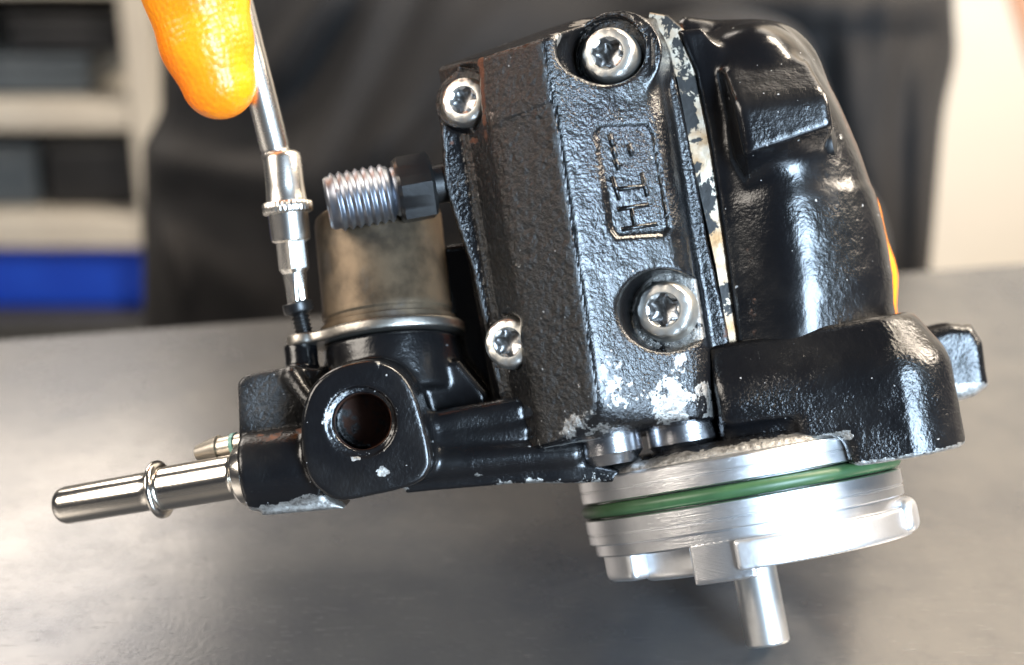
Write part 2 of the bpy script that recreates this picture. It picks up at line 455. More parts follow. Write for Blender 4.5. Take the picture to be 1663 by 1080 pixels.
M_WALLG = plain('grey_paint', (0.46, 0.43, 0.38), (0.42, 0.39, 0.35), 0.7, 3, 0.0005)
tag(box('floor', (-3, -2.5, -0.92), (3, 3.2, -0.87), M_FLOOR), kind='structure')
tag(box('wall_back', (-3, 2.5, -0.87), (3, 2.6, 2.6), M_WALLG), kind='structure')
tag(box('wall_right', (0.20, 1.25, -0.87), (2.2, 1.35, 2.6), M_WALL), kind='structure')

# ------------------------------------------------------------------ workbench
def table_pt(px, py):
    d = rel((px - 831.5, -(py - 540.0), 0)); t = -CAM.z / d.z
    return CAM + d * t
def steel_top():
    m, nt, b = newmat('worn_steel_sheet'); L = nt.links.new; co = coord(nt)
    mp = N_(nt, 'ShaderNodeMapping'); L(co, mp.inputs[0]); mp.inputs['Scale'].default_value = (1, 7, 1); mp.inputs['Rotation'].default_value = (0, 0, R(8))
    str_ = noise(nt, mp.outputs[0], 45, 6, 0.65)
    mp2 = N_(nt, 'ShaderNodeMapping'); L(co, mp2.inputs[0]); mp2.inputs['Scale'].default_value = (1, 16, 1); mp2.inputs['Rotation'].default_value = (0, 0, R(5))
    mp3 = N_(nt, 'ShaderNodeMapping'); L(co, mp3.inputs[0]); mp3.inputs['Scale'].default_value = (1, 14, 1); mp3.inputs['Rotation'].default_value = (0, 0, R(-28))
    s1 = ramp(nt, noise(nt, mp2.outputs[0], 170, 3, 0.6), 0.66, 0.74); s2 = ramp(nt, noise(nt, mp3.outputs[0], 120, 3, 0.6), 0.66, 0.74)
    scr = mathn(nt, 'MAXIMUM', s1, s2)
    big = noise(nt, co, 14, 6, 0.65); fine = noise(nt, co, 900, 4); spot = noise(nt, co, 130, 6, 0.7)
    c = mix(nt, ramp(nt, big, 0.3, 0.7), (0.170, 0.166, 0.162), (0.092, 0.096, 0.106))
    c = mix(nt, ramp(nt, spot, 0.5, 0.75, 0, 0.28), c, (0.07, 0.073, 0.08))
    c = mix(nt, mathn(nt, 'MULTIPLY', scr, 0.35), c, (0.30, 0.30, 0.30))
    L(c, b.inputs['Base Color']); b.inputs['Metallic'].default_value = 0.62
    r = mathn(nt, 'ADD', mathn(nt, 'MULTIPLY', big, 0.16), mathn(nt, 'ADD', mathn(nt, 'MULTIPLY', spot, 0.14), 0.10))
    L(r, b.inputs['Roughness'])
    nb = bump(nt, fine, 0.00003); nb = bump(nt, scr, -0.00003, 0.5, nb); nb = bump(nt, str_, 0.00008, 0.15, nb)
    L(nb, b.inputs['Normal'])
    return m
M_TOP = steel_top()
pA = table_pt(0, 549); pB = table_pt(1500, 437)
edir = (pB - pA).normalized(); ndir = Vector((-edir.y, edir.x, 0))
bench = thing('workbench', (pA + pB) / 2 + Vector((0, 0, -0.85)) - ndir * 0.3, 'steel topped workbench with a scuffed grey surface the pump stands on', 'workbench')
def bench_box(name, u0, u1, v0, v1, z0, z1, mat, bev=0.002):
    me = bpy.data.meshes.new(name); bm = bmesh.new()
    c = (pA + pB) / 2; base = root_loc(bench)
    vs = [bm.verts.new(c + edir * u + ndir * v + Vector((0, 0, z)) - base) for z in (z0, z1) for (u, v) in ((u0, v0), (u1, v0), (u1, v1), (u0, v1))]
    for f in ((3, 2, 1, 0), (4, 5, 6, 7), (0, 1, 5, 4), (1, 2, 6, 5), (2, 3, 7, 6), (3, 0, 4, 7)): bm.faces.new([vs[i] for i in f])
    bm.to_mesh(me); bm.free()
    o = put(name, me, mat, bench); b = o.modifiers.new('bevel', 'BEVEL'); b.width = bev; b.segments = 2
    return o
bench_box('worktop', -0.75, 0.75, -0.62, 0.0, -0.035, 0.0, M_TOP)
for u in (-0.7, 0.64):
    for v in (-0.60, -0.08): bench_box('leg', u, u + 0.06, v, v + 0.06, -0.87, -0.035, M_BLKOX)

# ------------------------------------------------------------------ the pump
pump = thing('fuel_pump', Vector((Wd(_tip).x, Wd(_tip).y, 0.0)), 'black cast high pressure pump with bare aluminium flange, green seal ring and pipe stub', 'pump')

# --- cover (front casting)
g = Grid((-150, -200, -190), (385, 545, 100), 3.0)
ins = (930, 400, -20)
lf = plane(g, (785, 100, 5), (880, 700, 0), (930, 380, 78), ins)
# raised pad above the parting line on the left facet
pa, pb = M(798, 204, 20), M(908, 164, 60)
ln = (g.X - pa[0]) * -(pb[1] - pa[1]) + (g.Y - pa[1]) * (pb[0] - pa[0]); ln = ln / np.hypot(*(pb - pa)[:2])
lf = lf - 3.2 / (1 + np.exp(-np.clip(ln / 1.6, -20, 20)))
dk = plane(g, (785, 100, 5), (880, 700, 0), (772, 430, -130), ins)
rf = plane(g, (897, 60, 78), (958, 690, 78), (1108, 400, 18), ins)
rs = plane(g, (1062, 70, 16), (1150, 610, 16), (1118, 300, -90), ins)
tp = plane(g, (778, 94, 5), (905, 53, 70), (930, 35, -100), ins)
tp2 = plane(g, (905, 50, 70), (1050, 36, 40), (1000, 28, -100), ins)
bt = plane(g, (895, 722, 30), (1160, 680, 30), (1000, 714, -100), ins)
bc = plane(g, (895, 700, 60), (1100, 672, 40), (960, 712, 30), ins)
brc = plane(g, (1168, 560, 0), (1156, 668, 0), (1190, 600, -60), ins)
D = smax(lf, rf, 12); D = smax(D, dk, 9); D = smax(D, rs, 26); D = smax(D, tp, 8); D = smax(D, tp2, 10); D = smax(D, bt, 8); D = smax(D, bc, 22); D = smax(D, brc, 20)
D = np.maximum(D, -150 - g.Z)
slab2 = extr(g, [(1046, 42), (1074, 56), (1094, 112), (1113, 200), (1131, 290), (1150, 396), (1174, 500), (1186, 566), (1150, 600), (1120, 400), (1090, 200), (1060, 110)], -44, -150, -40, 5)
D = smin(D, slab2, 10)
slab = extr(g, [(714, 190), (722, 300), (744, 370), (765, 430), (800, 600), (832, 716), (905, 722), (1172, 668), (1186, 560), (1140, 260), (1106, 120), (1085, 70), (1045, 34), (985, 36), (930, 42), (880, 70), (790, 96), (748, 122), (722, 150)], -100, -165, -92, 8)
D = smin(D, slab, 12)
BAX = np.array([-0.30, 0.06, 0.95]); BAX /= np.linalg.norm(BAX)     # bolt axes
def along(p, t): return M(*p) + BAX * t
D = smin(D, cyl(g, along((752, 163, -75), -70), along((752, 163, -75), 2), 50, 6, True), 10)
D = smin(D, cyl(g, along((1000, 92, 4), -120), along((1000, 92, 4), 6), 76, 6, True), 10)
c1 = cyl(g, along((992, 90, -8), 0), along((992, 90, -8), 150), 60, 4, True)
c1b = capsule(g, tuple(M(938, 88, 40)), tuple(M(952, 60, 160)), 34, 40, True)
D = cut(D, smin(c1, c1b, 10), 7)
D = cut(D, cyl(g, along((1090, 508, -22), 0), along((1090, 508, -22), 180), 66, 4, True), 6)
wl2 = g.X - M(846, 557, 0)[0] - (M(846, 557, 0)[1] - g.Y) * 0.05
D = cut(D, np.maximum(cyl(g, along((828, 557, -62), 0), along((828, 557, -62), 200), 47, 3, True), wl2), 4)
wl = g.X - M(781, 160, 0)[0] - (M(781, 160, 0)[1] - g.Y) * 0.05
c2 = cyl(g, along((752, 163, -74), 0), along((752, 163, -74), 220), 56, 3, True)
D = cut(D, np.maximum(c2, wl), 3)
# sunk lettering panel on the right facet
fp = [(976, 206), (1052, 200), (1062, 215), (1088, 366), (1080, 378), (1004, 384), (994, 372), (968, 218)]
pn = extr(g, fp, 55, -50, 150, 10)
D = cut(D, smax(pn, -(rf + 4.5), 4), 7)
# scratch-like groove pocket lower left
def cover_wear(V, N):
    s = spots(V, [(925, 700, 40, 32, .6), (985, 625, 55, 50, .46), (1000, 655, 50, 46, .50), (1090, 625, 15, 62, .47), (1110, 590, 5, 42, .5), (1090, 660, 15, 45, .58),
                  (1135, 640, 0, 30, .55), (960, 690, 50, 36, .7), (945, 720, -100, 80, .55), (905, 60, 60, 18, .62), (950, 45, -60, 34, .9), (1150, 500, 20, 26, .55), (800, 180, 10, 22, .55), (845, 430, 10, 14, .5)])
    d = V - (M(1090, 508, -22)); a = d @ BAX; r = np.linalg.norm(d - a[:, None] * BAX, axis=1)
    s = np.maximum(s, np.where((a < 7) & (a > -14) & (r < 68), 0.72, 0))
    s = np.maximum(s, strip_mask(V, (716, 210, -120), (765, 420, -120), 11, .62))
    s = np.maximum(s, strip_mask(V, (900, 718, -20), (1165, 662, -20), 13, .75))
    return s
def cover_rust(V, N):
    s = strip_mask(V, (779, 98, 0), (785, 232, -20), 9, .8)
    s = np.maximum(s, strip_mask(V, (745, 122, -75), (722, 150, -75), 9, .6))
    s = np.maximum(s, strip_mask(V, (1160, 470, -60), (1178, 560, -60), 14, .55))
    return np.maximum(s, strip_mask(V, (735, 230, -85), (785, 228, -60), 8, .6))
def cover_matte(V, N):
    lfn = np.cross(M(880, 700, 0) - M(785, 100, 5), M(930, 380, 78) - M(785, 100, 5)); lfn /= np.linalg.norm(lfn)
    if lfn[2] < 0: lfn = -lfn
    return np.clip((N @ lfn - 0.86) / 0.1, 0, 1)
cover = cast_part('front_cover', g, D, MB, pump, cover_wear, cover_rust, cover_matte, 0.6, 'black enamelled ridged cover with flaked paint near its lower edge', 3, 1.0)

# raised strokes in the sunk panel
rn = np.cross(M(958, 690, 78) - M(897, 60, 78), M(1108, 400, 18) - M(897, 60, 78)); rn /= np.linalg.norm(rn)
if rn[2] < 0: rn = -rn
def on_rf(px, py, off):
    d = np.array([(px - 831.5), -(py - 540.0), -D0]); o = np.array([0, 0, D0]); p0 = M(897, 60, 78) + rn * off
    return o + d * (np.dot(rn, p0 - o) / np.dot(rn, d))
Vl, Fl = [], []
def stroke(x0, y0, x1, y1, wd, hgt=5.5):
    a, b = on_rf(x0, y0, -5.6), on_rf(x1, y1, -5.6); t = (b - a) / np.linalg.norm(b - a); s = np.cross(rn, t)
    i = len(Vl)
    for e, sg in ((a, -1), (b, 1)):
        wd_ = wd * 1.2
        for k, hh, ex in ((-1.1, -2, 0), (-.85, hgt * .6, 0), (-.45, hgt, -wd * .25), (.45, hgt, -wd * .25), (.85, hgt * .6, 0), (1.1, -2, 0)):
            Vl.append(e + s * k * wd / 2 + rn * hh + t * sg * (wd * .45 + ex))
    for k in range(5): Fl.append([i + k, i + k + 1, i + 7 + k, i + 6 + k])
    Fl.append([i + 5, i, i + 6, i + 11]); Fl.append([i + k for k in range(6)][::-1]); Fl.append([i + 6 + k for k in range(6)])
for q in ((1012, 372, 1064, 364, 8), (1005, 340, 1050, 333, 8), (1030, 368, 1025, 340, 7),
          (1000, 308, 1046, 302, 8), (994, 290, 1004, 322, 8), (1042, 284, 1050, 316, 8),
          (990, 222, 994, 234, 10), (994, 242, 998, 252, 10), (999, 262, 1003, 272, 10), (1021, 238, 1025, 250, 10)):
    stroke(*q)
let = add_mesh('raised_lettering', Vl, Fl, MB, cover, True)
fix_normals(let.data)

# --- bolts
def star(r0, amp, n): return lambda th: r0 * (1 + amp * math.cos(n * th))
def bolt(px, py, w, Rh, h, mat, label=None, rot=0.0, axis=BAX):
    fr = frame(M(px, py, w), axis, (1, 0, 0))
    seg = 120; V = []; F = []
    rin = Rh * 0.56
    rings = []
    def lob(th): return 1 - 0.050 * (0.5 - 0.5 * math.cos(10 * th)) ** 2
    rings.append((lambda th: Rh * 1.10, -h)); rings.append((lambda th: Rh * 1.10, -h * .82)); rings.append((lambda th: Rh * 1.04, -h * .62)); rings.append((lambda th: Rh * 1.02, -h * 0.22)); rings.append((lambda th: Rh * .985 * (lob(th) * .5 + .5), -h * 0.12))
    rings.append((lambda th: Rh * .93 * lob(th), -1.0)); rings.append((lambda th: Rh * .89 * lob(th), 0))
    rings.append((lambda th: rin * 1.12, 0)); rings.append((lambda th: rin * 1.06 , -2.0))
    st = lambda th: rin * (1 + 0.13 * math.cos(6 * (th + rot)) )
    rings.append((lambda th: rin * (0.98 + 0.12 * math.cos(6 * (th + rot))) , -3.5)); rings.append((lambda th: rin * (0.93 + 0.14 * math.cos(6 * (th + rot))), -h * .62)); rings.append((lambda th: rin * (0.80 + 0.12 * math.cos(6 * (th + rot))), -h * .70)); rings.append((lambda th: rin * .5, -h * .76)); rings.append((lambda th: 0.5, -h * .80))
    k = len(rings)
    for i in range(seg):
        th = 2 * math.pi * i / seg
        for f, z in rings: V.append((f(th) * math.cos(th), f(th) * math.sin(th), z))
    for i in range(seg):
        j = (i + 1) % seg
        for q in range(k - 1): F.append([i * k + q, j * k + q, j * k + q + 1, i * k + q + 1])
    F.append([i * k for i in range(seg)][::-1]); F.append([i * k + k - 1 for i in range(seg)])
    o = local_obj('socket_bolt', V, F, fr, mat, pump, True, label, 40)
    o.data.materials.append(M_SOCK)
    mi = np.zeros(len(F), np.int32)
    for i in range(seg): mi[i * (k - 1) + 9:(i + 1) * (k - 1)] = 1
    mi[-1] = 1
    o.data.polygons.foreach_set('material_index', mi)
    return o
bolt(986, 86, 36, 43, 42, M_ZINC, 'bright socket bolt in the open pocket at the top of the cover', 0.2)
bolt(1077, 503, 20, 46, 42, M_ZINC, 'bright socket bolt in the flaked round pocket', 0.5)
bolt(752, 162, -50, 38, 26, M_ZINC, 'socket bolt half hidden by the rusty edge of the cover', 0.9)
bolt(824, 556, -34, 40, 28, M_ZINC, 'socket bolt sunk in the dark side of the cover', 0.25)

# --- bare rim along the joint
path = [(1052, 36), (1076, 41), (1095, 60), (1107, 90), (1117, 130), (1128, 180), (1139, 240), (1150, 300), (1163, 370), (1175, 430), (1187, 500), (1197, 562)]
wid = [16, 18, 20, 20, 19, 20, 20, 18, 15, 14, 14, 12]
V = []; F = []
for i, ((x, y), h) in enumerate(zip(path, wid)):
    a = np.array(path[max(0, i - 1)]); b = np.array(path[min(len(path) - 1, i + 1)]); t = (b - a) / np.linalg.norm(b - a); nrm = np.array([-t[1], t[0]])
    for (k, wv) in ((-1, -130), (-1, -52), (-.9, -46), (.88, -46), (1, -52), (1, -130)):
        V.append(M(x + nrm[0] * h * k, y + nrm[1] * h * k, wv - 4 + 0.0 * i))
for i in range(len(path) - 1):
    for k in range(5): F.append([i * 6 + k, i * 6 + k + 1, i * 6 + 7 + k, i * 6 + 6 + k])
    F.append([i * 6 + 5, i * 6, i * 6 + 6, i * 6 + 11])
F.append([0, 1, 2, 3, 4, 5][::-1]); F.append([(len(path) - 1) * 6 + k for k in range(6)])
o = add_mesh('joint_rim', V, F, M_RIM, pump, True, 'bare metal joint rim with patches of chipped black paint'); fix_normals(o.data); o.data.set_sharp_from_angle(angle=R(40))

# --- housing
g = Grid((270, -90, -400), (720, 545, 60), 4.0)
D = smin(cyl(g, (1220, 50, -180), (1302, 540, -180), 164, 84), cyl(g, (1266, 330, -180), (1316, 625, -180), 162, 8), 20)
D = smax(D, plane(g, (1292, 46, -165), (1412, 238, -165), (1412, 238, -300), (1250, 300, -165)), 70)
fl = extr(g, [(1100, 50), (1140, 46), (1165, 80), (1190, 180), (1210, 300), (1228, 440), (1236, 590), (1204, 590), (1178, 400), (1154, 240), (1130, 120)], -50, -260, -40, 8)
D = smin(D, fl, 30)
D = smin(D, extr(g, smooth_poly([(1092, 48), (1150, 42), (1235, 46), (1286, 66), (1318, 110), (1300, 170), (1120, 170)], 3), -180, -280, -110, 26), 26)
bx = extr(g, [(1178, 108), (1198, 84), (1285, 74), (1322, 90), (1345, 170), (1352, 215), (1335, 262), (1232, 292), (1205, 250)], 20, -160, 42, 14)
bx = smax(bx, plane(g, (1190, 168, 42), (1310, 152, 42), (1296, 84, -28), (1270, 200, 0)), 14)
bx = smax(bx, plane(g, (1215, 247, 42), (1335, 207, 42), (1262, 285, -45), (1270, 180, 0)), 6)
D = smin(D, bx, 14)
D = smin(D, capsule(g, (1258, 250, -66), (1290, 600, -66), 52, 58), 60)
def hous_wear(V, N): return np.maximum(spots(V, [(1222, 566, -40, 12, .6), (1205, 310, -40, 30, .32)]), 0)
def hous_matte(V, N):
    return np.clip((vnoise(V, 130, 4) - .35) * 1.2, 0, 1) * np.clip((V[:, 0] - M(1320, 0, 0)[0]) / 40, 0, 1) * .5
def hous_reflection(V, N): return np.maximum(strip_mask(V, (1215, 380, -40), (1225, 550, -40), 16, .44), 0)  # brownish-red reflection painted as a stripe through the rust mask
cast_part('housing', g, D, MBG, pump, hous_wear, hous_reflection, hous_matte, 0.5, None, 11, 0.8)
fr = frame(M(1352, 232, -40), (0.9, 0.12, 0.42), (0, 0, 1))
V, F = lathe([(26, -60), (26, -4), (22, 4), (10, 6), (0.5, 6)], 40)
local_obj('blanking_plug', V, F, fr, M_BLKOX, pump)

# --- mounting ear
a_ = np.array((math.sin(R(9.8)), -math.cos(R(9.8)), 0.02)); a_ /= np.linalg.norm(a_); b_ = np.array([math.cos(R(9.8)), math.sin(R(9.8)), 0.0]); c_ = np.cross(b_, a_); c_ = c_ if c_[2] > 0 else -c_
g = Grid((325, -235, -250), (770, 50, 90), 3.5)
o0 = M(1436, 640, -45)
def loc(g, o): 
    return tuple((g.X - o[0]) * v[0] + (g.Y - o[1]) * v[1] + (g.Z - o[2]) * v[2] for v in (a_, b_, c_))
t, u, v = loc(g, o0)
hb = np.clip(u / -420.0, 0, 1)
d2 = np.sqrt((u + hb * 420) ** 2 + (v + hb * 70) ** 2) - (114 - 12 * hb)
dt = np.maximum(t - 100, -128 - t)
D = smax(d2.astype(np.float32), dt.astype(np.float32), 10)
D = smax(D, -(u + 282).astype(np.float32), 20)
# upper chamfer all round the upper edge
ch = (d2 + (-t - 52) * 0.62) * 0.85
D = smax(D, ch.astype(np.float32), 13)
# lower left is cut back
cx = smax(-(t - 44 + 0.02 * u), (u + 96).astype(np.float32), 30)
D = cut(D, cx.astype(np.float32), 20)
# second step towards the body, and a shallow waist in front
cy = smax(-(t - 10 + 0.0 * u), (u + 168).astype(np.float32), 14)
D = cut(D, smax(cy.astype(np.float32), -(d2 + 20).astype(np.float32), 16), 22)
D = cut(D, capsule(g, (1190, 628, 118), (1320, 612, 150), 62, 56), 60)
def ear_wear(V, N):
    tt = (V - o0) @ a_; uu = (V - o0) @ b_
    s = np.where((tt > 92) & (uu > -95), .62, 0) + np.where((tt > 97), .2, 0)
    s = np.maximum(s, np.where((tt > 40) & (tt < 56) & (uu < -85), .55, 0))
    return np.maximum(s, np.maximum(spots(V, [(1440, 735, 10, 26, .6), (1500, 520, -60, 26, .5)]), 0))
cast_part('mounting_ear', g, D, MB, pump, ear_wear, None, None, 0.6, None, 21, 1.1)
g = Grid((690, -130, -330), (900, 40, -180), 4.0)
D = extr(g, [(1490, 540), (1548, 524), (1584, 526), (1602, 555), (1612, 628), (1590, 645), (1556, 655), (1500, 640)], -200, -300, -205, 22)
def lug_wear(V, N): return np.clip((M(0, 612, -200)[1] - V[:, 1]) / 20, 0, 1) * .95
cast_part('mounting_lug', g, D, MB, pump, lug_wear, None, None, 1.0, None, 31)

# --- flange, seal ring and shaft (turned about the pump axis)
FR = frame(AO, AX, (0, 0, 1))     # local X towards the viewer, local Y to the picture's ... , Z down the shaft
RF = 277.0
V, F = lathe([(60, -84), (200, -83), (218, -82), (230, -80), (240, -77), (250, -73), (259, -69), (266, -64), (269, -57), (60, -50)], 128)
Va = np.array(V); ra = np.hypot(Va[:, 0], Va[:, 1]); lat = Va[:, 1] * (1 if (FR.to_3x3() @ Vector((0, 1, 0))).x > 0 else -1)
sw = np.interp(ra, [200, 228, 246, 258, 266], [0.05, 0.12, 0.30, 0.72, 1.3]) + np.clip(-lat - 120, 0, 120) / 220
local_obj('flange_shoulder', V, F, FR, MB, pump, label='rough upper shoulder with black overspray', attrs={'wear': sw})
prof = [(80, -57), (RF - 9, -58), (RF - 2, -55), (RF, -52), (RF, -36), (RF - 1.5, -35), (RF - 1.5, -33), (RF, -32), (RF, -16), (RF - 3, -14), (RF - 26, -14), (RF - 26, 14), (RF - 3, 14), (RF, 16), (RF, 38), (RF - 2.5, 39), (RF - 2.5, 41.5), (RF - 1, 42.5), (RF - 1, 56), (RF - 4, 58), (RF - 10, 59), (RF - 10, 76), (RF - 13, 79), (80, 79)]
V, F = lathe(prof, 160)
local_obj('flange', V, F, FR, M_ALU, pump, sharp=25)
V, F = lathe([(RF - 11 + 15.0 * math.cos(q * math.pi / 9), 12.0 * math.sin(q * math.pi / 9)) for q in range(18)], 128, closed=True)
local_obj('seal_ring', V, F, FR, M_RUBBER, pump, label='green rubber seal ring')
b3 = np.array([math.cos(R(9.8)), math.sin(R(9.8)), 0.0]); a3 = np.array(AX); c3 = np.cross(b3, a3); c3 = c3 if c3[2] > 0 else -c3
def lug(d0, d1, r0, r1, z0, z1, rnd, mat):
    rm = R((d0 + d1) / 2); 
    m0, m1 = min(r0, 150) * 0 - 300, 300
    pts = [(r * math.sin(R(d)), r * math.cos(R(d))) for d in np.linspace(d0, d1, 8) for r in (r0, r1)]
    us = [p[0] for p in pts]; vs = [p[1] for p in pts]
    gg = Grid((min(us) - 8, min(vs) - 8, z0 - 4), (max(us) + 8, max(vs) + 8, z1 + 4), 3.5)
    rr = np.sqrt(gg.X ** 2 + gg.Y ** 2); ph = np.arctan2(gg.X, gg.Y)
    A = np.abs(rr - (r0 + r1) / 2) - (r1 - r0) / 2; Bq = (np.abs(ph - rm) - R(d1 - d0) / 2) * rr; C = np.abs(gg.Z - (z0 + z1) / 2) - (z1 - z0) / 2
    D = smax(smax(A, Bq, rnd * 1.6), C, rnd * 1.6).astype(np.float32)
    V, F = nets(gg, D)
    P = np.array(AO) + V[:, :1] * b3 + V[:, 1:2] * c3 + V[:, 2:] * a3
    return add_mesh('drive_lug', P, F[:, ::-1] if np.dot(np.cross(b3, c3), a3) < 0 else F, mat, pump)
lug(-80, -56, 200, 264, 62, 122, 9, M_ALUC)
lug(-62, -27, 140, 230, 62, 128, 9, M_ALUC)
lug(-29, -7, 140, 267, 70, 139, 2.0, M_ALU)
lug(-13, 72, 140, 279, 76, 125, 3.5, M_ALUC)
lug(60, 97, 170, 292, 64, 122, 12, M_ALUC)
V, F = lathe([(0.5, 72), (200, 72), (200, 116), (0.5, 116)], 96)
local_obj('hub_disc', V, F, FR, M_ALUC, pump)
V, F = lathe([(37, 90), (38, 96), (38, T_TIP - 4), (35, T_TIP), (0.5, T_TIP)], 64)
local_obj('drive_shaft', V, F, FR, metal('shaft_steel', (0.72, 0.71, 0.69), (0.60, 0.59, 0.57), 0.40, 150, 0.00002, rings=1800), pump)
# steel sleeves between cover and flange
for (px, py, w, r) in ((990, 712, -66, 52), (1107, 694, -72, 60)):
    fr = frame(M(px, py, w), AX, (0, 0, 1))
    V, F = lathe([(r - 10, -60), (r, -60), (r, 26), (r - 4, 30), (r - 14, 44), (0.5, 44)], 80)
    local_obj('steel_sleeve', V, F, fr, M_STEEL, pump)

# --- port block and arm
CAX = np.array([0.115, -0.985, 0.17]); CAX /= np.linalg.norm(CAX)
co0 = M(632, 536, -215)
g = Grid((-480, -330, -330), (200, 190, 60), 3.5)
face = [(489, 715), (491, 670), (506, 630), (532, 604), (570, 589), (612, 586), (648, 602), (674, 638), (690, 690), (701, 745), (696, 766), (680, 783), (640, 797), (558, 813), (522, 800), (498, 770)]
D = extr(g, smooth_poly(face), 40, -130, 42, 9)
D = smin(D, cyl(g, (398, 768, -50), (520, 752, -50), 64, 10), 14)
D = smin(D, extr(g, [(412, 720), (500, 700), (520, 800), (560, 826), (425, 838), (404, 800)], -20, -130, -20, 8), 12)
D = smin(D, extr(g, [(386, 622), (396, 610), (470, 596), (520, 600), (520, 720), (388, 722)], -70, -150, -70, 5), 6)
D = smin(D, cyl(g, (488, 560, -175), (494, 625, -160), 29, 4), 8)
D = smin(D, extr(g, [(520, 600), (640, 590), (745, 585), (790, 640), (800, 740), (640, 760), (500, 700)], -120, -290, -130, 12), 16)
D = smin(D, cyl(g, tuple(co0 + CAX * 22), tuple(co0 + CAX * 120), 120, 8, True), 8)
D = smin(D, extr(g, [(700, 400), (790, 390), (850, 560), (900, 690), (760, 690), (700, 600)], -240, -340, -232, 14), 16)
D = smin(D, capsule(g, (690, 692, -66), (840, 664, -66), 22), 22)
D = smin(D, capsule(g, (670, 724, -58), (850, 698, -60), 19), 18)
D = smin(D, capsule(g, (650, 756, -50), (930, 735, -52), 30, 22), 16)
D = smin(D, extr(g, [(640, 760), (930, 745), (1010, 762), (1000, 782), (840, 784), (660, 800)], -60, -160, -42, 8), 10)
# moulded rib from the post to the face
D = smin(D, capsule(g, (475, 612, -70), (512, 664, -40), 17, 14), 10)
D = cut(D, cyl(g, (589, 684, -150), (589, 684, 90), 46, 2), 3)
D = cut(D, cyl(g, (586, 685, 34), (586, 685, 90), 56, 2), 3)
def port_wear(V, N):
    s = strip_mask(V, (415, 834, -40), (650, 806, -10), 22, 1.0)
    s = np.maximum(s, strip_mask(V, (650, 800, 20), (688, 782, 20), 9, .8))
    s = np.maximum(s, strip_mask(V, (640, 795, -60), (1000, 776, -60), 16, .6) * (V[:, 0] > M(800, 0, -50)[0]))
    s = np.maximum(s, spots(V, [(622, 765, 42, 11, .85), (614, 590, 40, 9, .7), (660, 612, 40, 9, .6)]))
    d = np.hypot(V[:, 0] - M(587, 684, 38)[0], V[:, 1] - M(587, 684, 38)[1])
    return np.maximum(s, np.where((np.abs(d - 56) < 7) & (V[:, 2] > 20), .36, 0))
def port_rust(V, N):
    d = np.hypot(V[:, 0] - M(587, 684, 38)[0], V[:, 1] - M(587, 684, 38)[1])
    s = np.where((d < 54) & (V[:, 2] < 26), .62, 0)
    return np.maximum(s, strip_mask(V, (425, 712, -20), (488, 698, -20), 14, .5))
def port_matte(V, N): return np.clip(spots(V, [(440, 655, -70, 60, 1.0)]), 0, 1)
cast_part('port_block', g, D, MBG, pump, port_wear, port_rust, port_matte, 0.8, None, 41)

# pipe stub
p0 = M(398, 771, -50); p1 = M(95, 823, -130)
axp = (p1 - p0); Lp = np.linalg.norm(axp)
fr = frame(p0, axp, (0, 0, 1))
V, F = lathe([(20, -30), (52, -30), (52, 2), (47, 8), (40, 12), (37.5, 15), (37, 20), (36.5, Lp * .46), (36.5, Lp * .47), (34, Lp * .49), (33, Lp * .52), (32.5, Lp - 18), (30, Lp - 8), (25, Lp - 2), (18, Lp), (15, Lp - 1), (13, Lp - 40), (0.5, Lp - 40)], 80)
pipe = local_obj('inlet_pipe', V, F, fr, M_CHROME, pump, sharp=60)
V, F = lathe([(35, Lp * .425), (44, Lp * .428), (49, Lp * .44), (49, Lp * .455), (44, Lp * .468), (35, Lp * .472)], 64)
local_obj('bead', V, F, fr, M_CHROME, pipe, sharp=60)
# hose barb
q0 = M(388, 722, -110); q1 = M(322, 736, -135); axq = q1 - q0; Lq = np.linalg.norm(axq); fr = frame(q0, axq, (0, 0, 1))
V, F = lathe([(10, -30), (19, -30), (19, 0), (19, 12), (19, 34), (23, 36), (22, 42), (14, Lq), (7, Lq), (7, Lq - 20), (0.5, Lq - 20)], 48)
barb = local_obj('hose_barb', V, F, fr, metal('dull_nickel', (0.50, 0.46, 0.40), (0.38, 0.34, 0.29), 0.36, 150), pump)
V, F = lathe([(18, 2), (21.5, 2), (21.5, 9), (18, 9)], 48)
local_obj('seal', V, F, fr, plain('teal_seal', (0.18, 0.42, 0.36), (0.22, 0.48, 0.42), 0.4, 200, 0.00001), barb)

# --- valve can with its plate and screw
fr = frame(co0, CAX, (0, 0, 1))
V, F = lathe([(0.5, -214), (104, -214), (112, -208), (114, -200), (114, -40), (116, -36), (116, -26), (113, -22), (113, -14), (120, -12), (120, 0), (0.5, 0)], 96)
can = local_obj('valve_can', V, F, fr, M_CAN, pump, label='stained tan metal valve can')
def plate_outline():
    pts = []
    for i in range(48):
        th = 2 * math.pi * i / 48; pts.append((138 * math.cos(th), 132 * math.sin(th)))
    return pts
# lug of the plate that carries the screw
SA = M(484, 500, -170); SB = M(496, 548, -170)
sdir = (SB - SA) / np.linalg.norm(SB - SA)
gl = Grid((-440, -110, -400), (-40, 90, -30), 3.0)
t_ = (gl.X - co0[0]) * CAX[0] + (gl.Y - co0[1]) * CAX[1] + (gl.Z - co0[2]) * CAX[2]
d_ = np.sqrt(np.maximum((gl.X - co0[0]) ** 2 + (gl.Y - co0[1]) ** 2 + (gl.Z - co0[2]) ** 2 - t_ ** 2, 0)) - 134
lp = M(498, 556, -170); la = co0 - lp; la = la - CAX * (la @ CAX); lL = np.linalg.norm(la); la = la / lL
q_ = (gl.X - lp[0]) * la[0] + (gl.Y - lp[1]) * la[1] + (gl.Z - lp[2]) * la[2]
tl = (gl.X - lp[0]) * CAX[0] + (gl.Y - lp[1]) * CAX[1] + (gl.Z - lp[2]) * CAX[2]
hh_ = np.clip(q_ / lL, 0, 1)
